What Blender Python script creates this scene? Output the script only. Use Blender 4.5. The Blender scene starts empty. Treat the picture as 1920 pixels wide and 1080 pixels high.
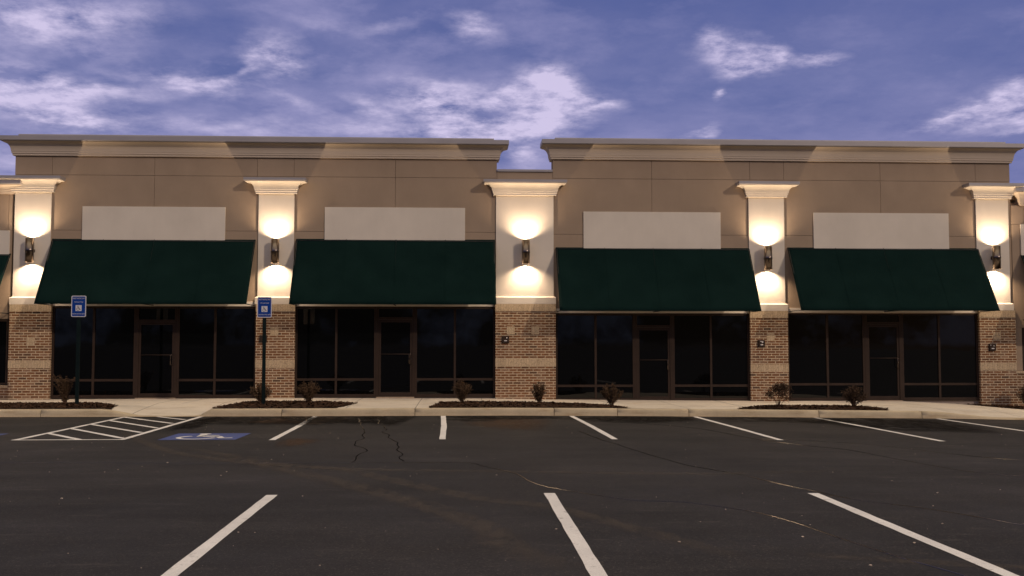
import bpy, bmesh, math, random
from mathutils import Vector, Matrix, noise
random.seed(7)
sc = bpy.context.scene
COL = sc.collection
PI = math.pi

# ------------------------------------------------------------------ camera
F_PX = 1950.0
psi = math.atan(95 / F_PX); th = math.atan(110 / F_PX)
FW = Vector((math.sin(psi) * math.cos(th), math.cos(psi) * math.cos(th), math.sin(th)))
RT = Vector((math.cos(psi), -math.sin(psi), 0)); UP = RT.cross(FW)
cam = bpy.data.objects.new('camera', bpy.data.cameras.new('camera')); COL.objects.link(cam)
cam.data.sensor_width = 36; cam.data.lens = 36 * F_PX / 1920
cam.data.clip_end = 3000
m = Matrix((RT, UP, -FW)).transposed().to_4x4(); m.translation = (0, 0, 1.5)
cam.matrix_world = m
sc.camera = cam
sc.view_settings.view_transform = 'Standard'; sc.view_settings.look = 'None'
sc.view_settings.exposure = 0; sc.view_settings.gamma = 1
sc.render.resolution_x = 1024; sc.render.resolution_y = 576

# ------------------------------------------------------------------ levels
def interp(x, pts):
    if x <= pts[0][0]: return pts[0][1]
    for (a, b), (c, d) in zip(pts, pts[1:]):
        if x <= c:
            t = (x - a) / (c - a); return b + (d - b) * t
    return pts[-1][1]
def sm(a, b, x):
    t = min(1, max(0, (x - a) / (b - a))); return t * t * (3 - 2 * t)
def g(x):      # the lot falls away gently to the right
    return interp(x, [(1, 0), (4, -.022), (8, -.068), (11, -.102), (14, -.17), (18, -.26), (30, -.4)])
def hcurb(x):  # kerb height above the lot: dropped at the ramp and at the far right
    if x < -6.75: return .158 - .145 * sm(-7.75, -6.75, x)
    if x < -5.6: return .013
    if x < -5.5: return .013 + .145 * (x + 5.6) / .1
    if x < 10.22: return .158
    return .158 - .118 * sm(10.22, 12.2, x)
def wl(x):     # pavement level at the shop fronts
    return interp(x, [(-12, .165), (-4, .19), (1, .165), (3, .13), (8, .085), (11.5, .075), (13, .0), (14.2, -.085), (18, -.2), (30, -.35)])
def sw(x, y):
    t = min(1, max(0, (y - 22.93) / 1.95)); a = g(x) + hcurb(x)
    t = t if a > .12 or x > 10 else t ** .8
    return a + (wl(x) - a) * t

# ------------------------------------------------------------------ materials
class NT:
    def __init__(s, mat): s.t = mat.node_tree; s.n = s.t.nodes; s.l = s.t.links
    def add(s, typ, **k):
        n = s.n.new(typ)
        for a, v in k.items():
            if a == 'ins':
                for i, val in v.items():
                    if isinstance(val, bpy.types.NodeSocket): s.l.new(val, n.inputs[i])
                    else: n.inputs[i].default_value = val
            else: setattr(n, a, v)
        return n
def c4(c): return (c[0], c[1], c[2], 1)
def new_mat(name, col, rough=.7, metal=0, spec=.5):
    mt = bpy.data.materials.new(name); mt.use_nodes = True
    nt = NT(mt); b = nt.n['Principled BSDF']
    b.inputs['Base Color'].default_value = c4(col); b.inputs['Roughness'].default_value = rough
    b.inputs['Metallic'].default_value = metal; b.inputs['Specular IOR Level'].default_value = spec
    return mt, nt, b
def ramp(nt, fac, stops):
    r = nt.add('ShaderNodeValToRGB', ins={0: fac}); e = r.color_ramp.elements
    while len(e) < len(stops): e.new(.5)
    for i, (p, c) in enumerate(stops): e[i].position = p; e[i].color = c4(c) if len(c) == 3 else c
    return r.outputs[0]
def nz(nt, vec, scale, detail=4, rough=.55):
    return nt.add('ShaderNodeTexNoise', ins={'Vector': vec, 'Scale': scale, 'Detail': detail, 'Roughness': rough}).outputs[0]
def mix(nt, f, a, b, mode='MIX'):
    n = nt.add('ShaderNodeMix', data_type='RGBA', blend_type=mode)
    for i, v in ((0, f), (6, a), (7, b)):
        if isinstance(v, bpy.types.NodeSocket): nt.l.new(v, n.inputs[i])
        else: n.inputs[i].default_value = v if i == 0 else c4(v)
    return n.outputs[2]
def math_(nt, op, a, b=0, c=0):
    n = nt.add('ShaderNodeMath', operation=op)
    for i, v in enumerate((a, b, c)):
        if isinstance(v, bpy.types.NodeSocket): nt.l.new(v, n.inputs[i])
        else: n.inputs[i].default_value = v
    return n.outputs[0]
def geo_pos(nt): return nt.add('ShaderNodeNewGeometry').outputs['Position']
def bump(nt, b, h, strength, dist=.01):
    bp = nt.add('ShaderNodeBump', ins={'Height': h, 'Strength': strength, 'Distance': dist}); nt.l.new(bp.outputs[0], b.inputs['Normal'])
def varied(name, col, amt=.12, scale=2.0, rough=.7, metal=0, bs=0, bscale=120, spec=.5, fine=0, streak=0):
    mt, nt, b = new_mat(name, col, rough, metal, spec)
    p = geo_pos(nt); n = nz(nt, p, scale, 5)
    lo = [v * (1 - amt) for v in col]; hi = [min(1, v * (1 + amt)) for v in col]
    cc = ramp(nt, n, [(.3, lo), (.7, hi)])
    if fine:
        f = nz(nt, p, 260, 2); cc = mix(nt, 1.0, cc, ramp(nt, f, [(.3, (1 - fine,) * 3), (.7, (1 + fine * .6,) * 3)]), 'MULTIPLY')
    if streak:
        mp = nt.add('ShaderNodeMapping', ins={'Vector': p, 'Scale': (2.2, 2.2, .5)}).outputs[0]
        cc = mix(nt, 1.0, cc, ramp(nt, nz(nt, mp, 1.0, 6, .7), [(.35, (1 - streak,) * 3), (.6, (1.02,) * 3)]), 'MULTIPLY')
    nt.l.new(cc, b.inputs['Base Color'])
    if bs: bump(nt, b, nz(nt, p, bscale, 3), bs, .004)
    return mt
M = {}
M['stucco_tan'] = varied('stucco_tan', (.345, .260, .182), .07, 1.3, .9, bs=.5, bscale=160, spec=.1, fine=.10, streak=.025)
M['stucco_cream'] = varied('stucco_cream', (.66, .595, .495), .05, 1.1, .9, bs=.4, bscale=160, spec=.1, fine=.06, streak=.015)
M['coping'] = varied('coping_metal', (.36, .335, .33), .06, 1.5, .5, .25)
M['bronze'] = varied('bronze_frame', (.038, .0245, .0175), .15, 3, .6, .0, spec=.15)
M['steel'] = new_mat('brushed_steel', (.17, .137, .112), .26, 1)[0]
M['black'] = varied('black_metal', (.012, .012, .012), .2, 5, .5)
M['post'] = varied('post_green', (.006, .0125, .012), .25, 6, .55, spec=.1)
M['white_paint'] = varied('sign_white', (.62, .60, .60), .05, 20, .5)
M['blue_paint'] = varied('sign_blue', (.007, .045, .25), .06, 14, .6, spec=.08)
M['gutter'] = varied('gutter_strip', (.38, .29, .2), .2, 3, .85)
M['cornice'] = varied('cornice_stucco', (.56, .47, .365), .05, 1.2, .9, bs=.3, bscale=160, spec=.1, fine=.05)
M['ledge'] = varied('ledge_stone', (.42, .335, .235), .12, 6, .85, bs=.3)
def mk_glass():
    mt, nt, b = new_mat('dark_tinted_glass', (.0016, .0019, .0022), .02, 0, .42)
    bump(nt, b, nz(nt, geo_pos(nt), 1.1, 2), .06, .02); return mt
M['glass'] = mk_glass()
def mk_awning():
    mt, nt, b = new_mat('green_canvas', (.004, .0145, .0125), .85, 0, .04)
    p = geo_pos(nt); n = nz(nt, p, 1.6, 5)
    nt.l.new(ramp(nt, n, [(.3, (.0032, .0125, .0108)), (.72, (.0052, .0175, .015))]), b.inputs['Base Color'])
    w = nt.add('ShaderNodeTexWave', wave_type='BANDS', bands_direction='X', ins={'Vector': p, 'Scale': 60.0, 'Distortion': .3}).outputs[0]
    n2 = nz(nt, p, 2.4, 3); h = math_(nt, 'ADD', math_(nt, 'MULTIPLY', w, .05), n2)
    bump(nt, b, h, .35, .03); return mt
M['canvas'] = mk_awning()
def mk_brick(name, bw, rh, off, cols, mort, msize=.006):
    mt, nt, b = new_mat(name, cols[0], .88, 0, .25)
    p = geo_pos(nt); s = nt.add('ShaderNodeSeparateXYZ', ins={0: p})
    v = nt.add('ShaderNodeCombineXYZ', ins={0: math_(nt, 'ADD', s.outputs[0], s.outputs[1]), 1: s.outputs[2]}).outputs[0]
    wob = nt.add('ShaderNodeTexNoise', ins={'Vector': p, 'Scale': 14.0, 'Detail': 2.0})
    wv = nt.add('ShaderNodeVectorMath', operation='SCALE', ins={0: nt.add('ShaderNodeVectorMath', operation='SUBTRACT', ins={0: wob.outputs[1], 1: (.5, .5, .5)}).outputs[0], 'Scale': .006}).outputs[0]
    v = nt.add('ShaderNodeVectorMath', operation='ADD', ins={0: v, 1: wv}).outputs[0]
    br = nt.add('ShaderNodeTexBrick', offset=off, offset_frequency=2, squash=1, ins={'Vector': v, 'Color1': (0, 0, 0, 1), 'Color2': (1, 1, 1, 1), 'Mortar': (.5, .5, .5, 1), 'Scale': 1.0, 'Mortar Size': msize, 'Mortar Smooth': .15, 'Bias': 0.0, 'Brick Width': bw, 'Row Height': rh})
    bc = ramp(nt, br.outputs[0], [(i / (len(cols) - 1), c) for i, c in enumerate(cols)])
    spots = nz(nt, p, 42, 4, .7)
    bc = mix(nt, 1, bc, ramp(nt, spots, [(.32, (.5, .48, .47)), (.5, (1, 1, 1)), (.75, (1.25, 1.2, 1.15))]), 'MULTIPLY')
    eff = ramp(nt, nz(nt, p, 3.1, 5, .7), [(.56, (0, 0, 0)), (.78, (.55, .55, .55))])
    bc = mix(nt, eff, bc, (.48, .37, .27))
    mc = mix(nt, 1, mort, ramp(nt, nz(nt, p, 30, 3), [(.3, (.75, .75, .75)), (.7, (1.1, 1.1, 1.1))]), 'MULTIPLY')
    nt.l.new(mix(nt, br.outputs['Fac'], bc, mc), b.inputs['Base Color'])
    h = math_(nt, 'SUBTRACT', math_(nt, 'MULTIPLY', spots, .25), br.outputs['Fac'])
    bump(nt, b, h, .6, .006); return mt
RED = [(.095, .055, .035), (.215, .100, .046), (.18, .082, .037), (.24, .115, .055), (.18, .10, .055), (.31, .19, .115)]
M['brick'] = mk_brick('red_brick', .208, .0665, .5, RED, (.63, .51, .34), .0085)
M['soldier'] = mk_brick('cream_soldier_brick', .0665, .6, 0, [(.47, .36, .225), (.54, .42, .27), (.50, .39, .25)], (.40, .29, .18), .004)
def mk_conc(name, col, amt, joint=None):
    mt, nt, b = new_mat(name, col, .9, 0, .25)
    p = geo_pos(nt)
    a = ramp(nt, nz(nt, p, 1.1, 6, .65), [(.28, [v * (1 - amt) for v in col]), (.5, col), (.72, [v * (1 + amt * .8) for v in col])])
    a = mix(nt, 1, a, ramp(nt, nz(nt, p, 75, 3, .7), [(.3, (.82, .82, .82)), (.7, (1.1, 1.1, 1.1))]), 'MULTIPLY')
    sp = nt.add('ShaderNodeMapping', ins={'Vector': p, 'Scale': (.45, 1, 3)}).outputs[0]
    st = ramp(nt, nz(nt, sp, 2.2, 6, .7), [(.52, (1, 1, 1)), (.7, (.68, .6, .52))])
    a = mix(nt, .8, a, st, 'MULTIPLY')
    if joint:
        s = nt.add('ShaderNodeSeparateXYZ', ins={0: p})
        jx = math_(nt, 'LESS_THAN', math_(nt, 'ABSOLUTE', math_(nt, 'SUBTRACT', math_(nt, 'FRACT', math_(nt, 'DIVIDE', math_(nt, 'ADD', s.outputs[0], 50.4), joint)), .5)), .006)
        jy = math_(nt, 'LESS_THAN', math_(nt, 'ABSOLUTE', math_(nt, 'SUBTRACT', s.outputs[1], 24.95)), .012)
        j = math_(nt, 'MAXIMUM', jx, jy)
        a = mix(nt, j, a, [v * .35 for v in col])
    nt.l.new(a, b.inputs['Base Color'])
    bump(nt, b, nz(nt, p, 110, 4), .35, .004); return mt
M['walk'] = mk_conc('pavement_concrete', (.60, .535, .43), .10, 1.52)
M['curb'] = mk_conc('kerb_concrete', (.48, .395, .262), .2)
M['plinth'] = mk_conc('plinth_concrete', (.30, .25, .21), .25)
def mk_asphalt():
    mt, nt, b = new_mat('asphalt', (.05, .045, .042), .85, 0, .2)
    p = geo_pos(nt)
    big = ramp(nt, nz(nt, p, .22, 6, .62), [(.28, (.0165, .0155, .0150)), (.5, (.0238, .0216, .0206)), (.74, (.0345, .0306, .0286))])
    mp = nt.add('ShaderNodeMapping', ins={'Vector': p, 'Scale': (.12, 1.1, 1)}).outputs[0]
    streak = ramp(nt, nz(nt, mp, 1.6, 5, .6), [(.3, (.76, .76, .76)), (.7, (1.2, 1.18, 1.16))])
    a = mix(nt, 1, big, streak, 'MULTIPLY')
    ag = nt.add('ShaderNodeTexVoronoi', ins={'Vector': p, 'Scale': 95.0}).outputs[1]
    agv = nt.add('ShaderNodeSeparateColor', ins={0: ag}).outputs[0]
    a = mix(nt, 1, a, ramp(nt, agv, [(0, (.55, .55, .55)), (.8, (1.08, 1.07, 1.05)), (.95, (1.35, 1.32, 1.27)), (1, (3.2, 3.0, 2.7))]), 'MULTIPLY')
    # patches rubbed pale by tyres
    sc_ = nt.add('ShaderNodeMapping', ins={'Vector': p, 'Scale': (.5, 2.2, 1), 'Rotation': (0, 0, .12)}).outputs[0]
    scuff = ramp(nt, nz(nt, sc_, 2.6, 8, .75), [(.57, (0, 0, 0)), (.76, (.6, .6, .6))])
    a = mix(nt, scuff, a, (.092, .076, .066))
    dk = ramp(nt, nz(nt, sc_, .9, 7, .7), [(.60, (1, 1, 1)), (.74, (.62, .62, .62))])
    a = mix(nt, 1, a, dk, 'MULTIPLY')
    nt.l.new(a, b.inputs['Base Color'])
    nt.l.new(ramp(nt, nz(nt, p, .6, 5), [(.3, (.68,) * 3), (.7, (.88,) * 3)]), b.inputs['Roughness'])
    bump(nt, b, math_(nt, 'ADD', nz(nt, p, 130, 3), math_(nt, 'MULTIPLY', nz(nt, p, 12, 3), .6)), .5, .008); return mt
M['asphalt'] = mk_asphalt()
def mk_line(name, col, wear=.5):
    mt, nt, b = new_mat(name, col, .7, 0, .35)
    p = geo_pos(nt)
    w = ramp(nt, nz(nt, p, 9, 7, .75), [(.57, (0, 0, 0)), (.68, (wear,) * 3)])
    f = ramp(nt, nz(nt, p, 120, 2), [(.3, (.82,) * 3), (.65, (1.05,) * 3)])
    br = ramp(nt, nz(nt, p, 1.4, 5), [(.3, (.86, .85, .84)), (.7, (1.05, 1.04, 1.02))])
    a = mix(nt, 1, mix(nt, 1, col, f, 'MULTIPLY'), br, 'MULTIPLY')
    nt.l.new(mix(nt, w, a, (.10, .085, .075)), b.inputs['Base Color'])
    bump(nt, b, nz(nt, p, 130, 3), .4, .004); return mt
M['line'] = mk_line('white_line_paint', (.74, .715, .67), .75)
M['line_blue'] = mk_line('blue_ground_paint', (.055, .080, .235), .4)
def mk_seal():
    mt, nt, b = new_mat('crack_sealant', (.008, .007, .007), .1, 0, .5)
    bump(nt, b, nz(nt, geo_pos(nt), 3, 3, .6), .35, .02); return mt
M['seal'] = mk_seal()
def mk_stain(name, col, rough, amax, scale=5):
    mt, nt, b = new_mat(name, col, rough, 0, .08)
    p = geo_pos(nt); at_ = nt.add('ShaderNodeAttribute', attribute_name='fade').outputs['Fac']
    n = ramp(nt, nz(nt, nt.add('ShaderNodeMapping', ins={'Vector': p, 'Scale': (1, .45, 1)}).outputs[0], scale, 7, .7), [(.36, (0, 0, 0)), (.55, (1, 1, 1))])
    nt.l.new(math_(nt, 'MULTIPLY', math_(nt, 'MULTIPLY', at_, n), amax), b.inputs['Alpha']); return mt
M['dust'] = mk_stain('dust_track', (.105, .086, .070), .85, .42, 7)
M['wet'] = mk_stain('damp_patch', (.005, .0036, .0028), .7, 1.0, 2.4)
M['needles'] = mk_stain('pine_needle_litter', (.10, .058, .032), .9, .6, 9)
M['mulch'] = varied('mulch', (.030, .0165, .010), .5, 25, .95, bs=1, bscale=50, spec=.1)
M['chip'] = varied('mulch_chip', (.050, .026, .014), .6, 11, .95, spec=.1)
M['stone'] = varied('loose_stone', (.42, .34, .27), .5, 3, .9)
M['leaf'] = varied('shrub_leaf', (.088, .054, .030), .45, 9, .85, spec=.1)
M['leaf_dark'] = varied('shrub_leaf_dark', (.066, .040, .024), .45, 9, .85, spec=.1)
M['twig'] = varied('shrub_twig', (.10, .058, .034), .3, 12, .85, spec=.1)
def mk_emit(name, col, s):
    mt = bpy.data.materials.new(name); mt.use_nodes = True; nt = NT(mt); b = nt.n['Principled BSDF']
    b.inputs['Base Color'].default_value = (.8, .8, .8, 1); b.inputs['Emission Color'].default_value = c4(col); b.inputs['Emission Strength'].default_value = s
    return mt
M['bulb'] = mk_emit('lamp_bulb', (1, .80, .56), 14)
M['white_mark'] = varied('device_white', (.75, .72, .70), .05, 30, .5)

# ------------------------------------------------------------------ mesh builder (world coordinates in, one object out)
class MB:
    def __init__(s): s.v = []; s.f = []; s.sm = []; s.col = None
    def vert(s, p): s.v.append(tuple(p)); return len(s.v) - 1
    def face(s, idx, smooth=False): s.f.append(tuple(idx)); s.sm.append(smooth)
    def quad(s, a, b, c, d, smooth=False): s.face([s.vert(a), s.vert(b), s.vert(c), s.vert(d)], smooth)
    def box(s, x0, x1, y0, y1, z0, z1, bev=0):
        if bev:
            t = MB(); bm = bmesh.new(); bmesh.ops.create_cube(bm, size=1)
            for v in bm.verts: v.co = Vector(((x0 + x1) / 2 + v.co.x * (x1 - x0), (y0 + y1) / 2 + v.co.y * (y1 - y0), (z0 + z1) / 2 + v.co.z * (z1 - z0)))
            bmesh.ops.bevel(bm, geom=bm.edges[:], offset=bev, segments=2, affect='EDGES', profile=.5)
            s.addbm(bm); return
        b = len(s.v)
        for z in (z0, z1):
            for x, y in ((x0, y0), (x1, y0), (x1, y1), (x0, y1)): s.v.append((x, y, z))
        for q in ((3, 2, 1, 0), (4, 5, 6, 7), (0, 1, 5, 4), (1, 2, 6, 5), (2, 3, 7, 6), (3, 0, 4, 7)): s.face([b + i for i in q])
    def addbm(s, bm, smooth=False):
        b = len(s.v); bm.verts.index_update()
        for v in bm.verts: s.v.append(tuple(v.co))
        for f in bm.faces: s.face([b + v.index for v in f.verts], smooth)
        bm.free()
    def tube(s, pts, r, n=8, cap=True):
        rings = []; pts = [Vector(p) for p in pts]
        for i, p in enumerate(pts):
            d = (pts[min(i + 1, len(pts) - 1)] - pts[max(i - 1, 0)]).normalized()
            a = d.orthogonal().normalized(); 
            if abs(d.z) < .9: a = d.cross(Vector((0, 0, 1))).normalized()
            else: a = d.cross(Vector((0, 1, 0))).normalized()
            b = d.cross(a); rr = r[i] if isinstance(r, (list, tuple)) else r
            rings.append([s.vert(p + (a * math.cos(2 * PI * k / n) + b * math.sin(2 * PI * k / n)) * rr) for k in range(n)])
        for A, B in zip(rings, rings[1:]):
            for k in range(n): s.face((A[k], A[(k + 1) % n], B[(k + 1) % n], B[k]), True)
        if cap: s.face(rings[0][::-1]); s.face(rings[-1])
    def lathe(s, cx, cy, prof, n=28):
        rings = [[s.vert((cx + r * math.cos(2 * PI * k / n), cy + r * math.sin(2 * PI * k / n), z)) for k in range(n)] for r, z in prof]
        for A, B in zip(rings, rings[1:]):
            for k in range(n): s.face((A[k], A[(k + 1) % n], B[(k + 1) % n], B[k]), True)
    def sweep(s, x0, x1, yf, yb, prof, capends=True, cove=()):   # moulding round front and both ends, mitred
        rings = [[s.vert(p) for p in ((x0 - o, yb, z), (x0 - o, yf - o, z), (x1 + o, yf - o, z), (x1 + o, yb, z))] for o, z in prof]
        if cove:                                              # the concave quarter gets vertices of its own, shaded smooth
            for k in range(3):
                cr = []
                for o, z in cove:
                    q = ((x0 - o, yb, z), (x0 - o, yf - o, z), (x1 + o, yf - o, z), (x1 + o, yb, z)); cr.append((s.vert(q[k]), s.vert(q[k + 1])))
                for (a, b), (c, d) in zip(cr, cr[1:]): s.face((a, b, d, c), True)
        for A, B, pa, pb in zip(rings, rings[1:], prof, prof[1:]):
            if cove and pa in cove and pb in cove: continue
            for k in range(3): s.face((A[k], A[k + 1], B[k + 1], B[k]))
        if capends:
            s.face([r[0] for r in rings]); s.face([r[3] for r in rings][::-1])
            s.face(rings[0][::-1]); s.face(rings[-1])
    def build(s, name, mat, parent=None, loc=None):
        o0 = Vector(loc) if loc is not None else (parent_loc(parent) if parent else Vector((0, 0, 0)))
        me = bpy.data.meshes.new(name)
        me.from_pydata([tuple(Vector(v) - o0) for v in s.v], [], s.f)
        me.polygons.foreach_set('use_smooth', s.sm)
        if s.col:
            at_ = me.attributes.new('fade', 'FLOAT', 'POINT'); at_.data.foreach_set('value', s.col)
        me.materials.append(mat); me.update()
        bm = bmesh.new(); bm.from_mesh(me); bmesh.ops.recalc_face_normals(bm, faces=bm.faces); bm.to_mesh(me); bm.free()
        ob = bpy.data.objects.new(name, me); COL.objects.link(ob)
        if parent: ob.parent = parent
        else: ob.location = o0
        return ob
def parent_loc(p):
    v = Vector((0, 0, 0))
    while p: v += p.location; p = p.parent
    return v
def empty(name, loc, label=None, cat=None, group=None, kind=None):
    o = bpy.data.objects.new(name, None); COL.objects.link(o); o.location = loc; o.empty_display_size = .3
    tag(o, label, cat, group, kind); return o
def tag(o, label=None, cat=None, group=None, kind=None):
    if label: o['label'] = label
    if cat: o['category'] = cat
    if group: o['group'] = group
    if kind: o['kind'] = kind
    return o
def text_mesh(mb, txt, cx, y, cz, h, depth=.0015, width=None, bold=.0):
    cu = bpy.data.curves.new('txt', 'FONT'); cu.body = txt; cu.size = 1; cu.align_x = 'CENTER'; cu.offset = bold
    ob = bpy.data.objects.new('txt', cu); COL.objects.link(ob)
    dg = bpy.context.evaluated_depsgraph_get(); dg.update()
    me = bpy.data.meshes.new_from_object(ob.evaluated_get(dg))
    xs = [v.co.x for v in me.vertices]; ys = [v.co.y for v in me.vertices]
    s = h / (max(ys) - min(ys)); sx = s if width is None else width / (max(xs) - min(xs))
    mx = (max(xs) + min(xs)) / 2; my = (max(ys) + min(ys)) / 2
    b = len(mb.v)
    for v in me.vertices: mb.v.append((cx + (v.co.x - mx) * sx, y, cz + (v.co.y - my) * s))
    for p in me.polygons: mb.face([b + i for i in p.vertices])
    bpy.data.objects.remove(ob); bpy.data.curves.remove(cu); bpy.data.meshes.remove(me)

# ------------------------------------------------------------------ world: dusk sky with broken cloud
W = bpy.data.worlds.new('World'); sc.world = W; W.use_nodes = True
nt = NT(W); bg = nt.n['Background']
sky = nt.add('ShaderNodeTexSky', sky_type='NISHITA', sun_disc=False, sun_elevation=math.radians(4), sun_rotation=math.radians(135))
D = nt.add('ShaderNodeNewGeometry').outputs['Incoming']
D = nt.add('ShaderNodeVectorMath', operation='SCALE', ins={0: D, 'Scale': -1.0}).outputs[0]
sp = nt.add('ShaderNodeSeparateXYZ', ins={0: D}); dx, dy, dz = sp.outputs
dzc = math_(nt, 'MAXIMUM', dz, .045)
dzp = math_(nt, 'ADD', dzc, .16)
P = nt.add('ShaderNodeCombineXYZ', ins={0: math_(nt, 'DIVIDE', dx, dzp), 1: math_(nt, 'DIVIDE', dy, dzp)}).outputs[0]
def px_dir(x, y): return (FW * F_PX + RT * (x - 960) + UP * (540 - y)).normalized()
# soft cloud body
n1 = nz(nt, P, 2.0, 8, .58)
n2 = nz(nt, nt.add('ShaderNodeVectorMath', operation='ADD', ins={0: P, 1: (7.3, 2.1, 4)}).outputs[0], 7.0, 9, .64)
low = ramp(nt, dz, [(.17, (1, 1, 1)), (.32, (0, 0, 0))])
base = ramp(nt, dz, [(.15, (.166, .182, .400)), (.24, (.114, .142, .350)), (.32, (.090, .118, .318))])
cl = ramp(nt, n1, [(.36, (0, 0, 0)), (.66, (1, 1, 1))])
left = ramp(nt, math_(nt, 'ADD', math_(nt, 'MULTIPLY', dx, .8), .5), [(.42, (1, 1, 1)), (.66, (.35, .35, .35))])
amt = math_(nt, 'MULTIPLY', math_(nt, 'MULTIPLY', cl, left), math_(nt, 'ADD', math_(nt, 'MULTIPLY', low, .75), .32))
skyc = mix(nt, amt, base, (.365, .345, .585))
n3 = nz(nt, nt.add('ShaderNodeVectorMath', operation='ADD', ins={0: P, 1: (1.7, 9.1, 2)}).outputs[0], 4.6, 8, .6)
skyc = mix(nt, math_(nt, 'MULTIPLY', ramp(nt, n3, [(.50, (0, 0, 0)), (.72, (.75, .75, .75))]), math_(nt, 'ADD', math_(nt, 'MULTIPLY', left, .6), .1)), skyc, (.385, .36, .60))
skyc = mix(nt, ramp(nt, n3, [(.30, (.5, .5, .5)), (.46, (0, 0, 0))]), skyc, (.088, .118, .33))
# bright breaks in the cloud: (px, py, rx, ry, tilt deg, weight)
warp = nt.add('ShaderNodeTexNoise', ins={'Vector': P, 'Scale': 4.0, 'Detail': 7.0, 'Roughness': .62}).outputs[1]
wv = nt.add('ShaderNodeVectorMath', operation='SUBTRACT', ins={0: warp, 1: (.5, .5, .5)}).outputs[0]
DW = nt.add('ShaderNodeVectorMath', operation='ADD', ins={0: D, 1: nt.add('ShaderNodeVectorMath', operation='MULTIPLY', ins={0: wv, 1: (.055, .0, .045)}).outputs[0]}).outputs[0]
BL = [(70, 35, 130, 38, 8, .75), (170, 20, 120, 25, -8, .55), (85, 195, 75, 30, 14, 1.0), (170, 175, 130, 14, -4, .6), (30, 130, 90, 14, 10, .35),
      (517, 108, 45, 30, 20, .95), (345, 158, 110, 11, 5, .6), (420, 160, 60, 10, -6, .55), (455, 130, 40, 8, -35, .5), (150, 228, 120, 12, 6, .5), (400, 235, 160, 18, 3, .5), (570, 190, 60, 9, 20, .5),
      (885, 48, 46, 22, 14, .85), (740, 40, 70, 12, -25, .35), (620, 48, 60, 10, 0, .3),
      (800, 180, 70, 26, -4, .95), (880, 212, 95, 34, -10, 1.15), (985, 180, 75, 26, -30, 1.1), (1045, 165, 60, 26, 20, 1.15), (1090, 188, 48, 14, 10, 1.05), (1005, 232, 90, 26, -10, 1.2), (860, 250, 110, 14, 0, .8), (700, 205, 40, 16, 20, .6), (660, 240, 120, 14, 2, .45),
      (1385, 95, 58, 28, 14, 1.1), (1395, 122, 40, 18, -8, 1.1), (1350, 70, 30, 16, 30, .7), (1445, 90, 28, 14, 0, .8), (1520, 105, 42, 9, 4, .75), (1345, 172, 10, 7, 0, .6), (1310, 245, 32, 6, -6, .6),
      (1870, 195, 85, 22, -14, .95), (1790, 218, 55, 8, -18, .75), (1915, 215, 60, 18, -4, .8), (1920, 243, 40, 5, 0, .55),
      (985, 290, 40, 14, 10, .75), (20, 300, 40, 20, 0, .5), (-60, 180, 90, 40, 0, .7), (2050, 150, 80, 30, 0, .5), (2100, 60, 120, 30, 10, .4), (-180, 60, 120, 40, 0, .6)]
tot = None
for (x, y, rx, ry, an, w) in BL:
    c = px_dir(x, y); r = RT.cross(Vector((0, 0, 0))) if False else Vector((0, 0, 1)).cross(c).normalized() * -1
    u = r.cross(c).normalized(); a = math.radians(an)
    A = (r * math.cos(a) - u * math.sin(a)) * (F_PX / rx); B = (u * math.cos(a) + r * math.sin(a)) * (F_PX / ry)
    q = nt.add('ShaderNodeVectorMath', operation='SUBTRACT', ins={0: DW, 1: tuple(c)}).outputs[0]
    d1 = nt.add('ShaderNodeVectorMath', operation='DOT_PRODUCT', ins={0: q, 1: tuple(A)}).outputs['Value']
    d2 = nt.add('ShaderNodeVectorMath', operation='DOT_PRODUCT', ins={0: q, 1: tuple(B)}).outputs['Value']
    e = math_(nt, 'MULTIPLY', math_(nt, 'EXPONENT', math_(nt, 'MULTIPLY', math_(nt, 'MULTIPLY_ADD', d1, d1, math_(nt, 'MULTIPLY', d2, d2)), -.9)), w)
    tot = e if tot is None else math_(nt, 'ADD', tot, e)
front = math_(nt, 'GREATER_THAN', dy, 0)
tot = math_(nt, 'MULTIPLY', math_(nt, 'MINIMUM', tot, 1.0), math_(nt, 'MULTIPLY', front, 1.12))
rag = math_(nt, 'MULTIPLY', math_(nt, 'SUBTRACT', n2, .495), 3.9)
br_ = math_(nt, 'MULTIPLY', tot, math_(nt, 'ADD', rag, .62))
brf = ramp(nt, br_, [(.06, (0, 0, 0)), (.36, (.26, .26, .26)), (.68, (.60, .60, .60)), (1.0, (.93, .93, .93))])
skyc = mix(nt, brf, skyc, (.655, .585, .82))
ov = ramp(nt, dz, [(.50, (0, 0, 0)), (.92, (1, 1, 1))])         # unseen overhead sky, made brighter and warmer to light the ground
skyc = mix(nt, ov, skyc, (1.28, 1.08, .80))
# dark tree line and buildings of the far side of the lot, low behind the viewer
dk = math_(nt, 'MULTIPLY', math_(nt, 'LESS_THAN', dy, 0), ramp(nt, dz, [(.10, (1, 1, 1)), (.24, (0, 0, 0))]))
tl = ramp(nt, nz(nt, D, 16, 6, .65), [(.46, (.018, .017, .02)), (.60, (.11, .13, .21))])
skyc = mix(nt, dk, skyc, tl)
skyc = mix(nt, ramp(nt, dz, [(-.02, (1, 1, 1)), (.0, (0, 0, 0))]), skyc, (.05, .045, .05))
tint = nt.add('ShaderNodeVectorMath', operation='SCALE', ins={0: sky.outputs[0], 'Scale': .004}).outputs[0]
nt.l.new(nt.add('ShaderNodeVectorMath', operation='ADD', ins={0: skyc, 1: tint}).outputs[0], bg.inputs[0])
bg.inputs[1].default_value = 1.0

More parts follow.
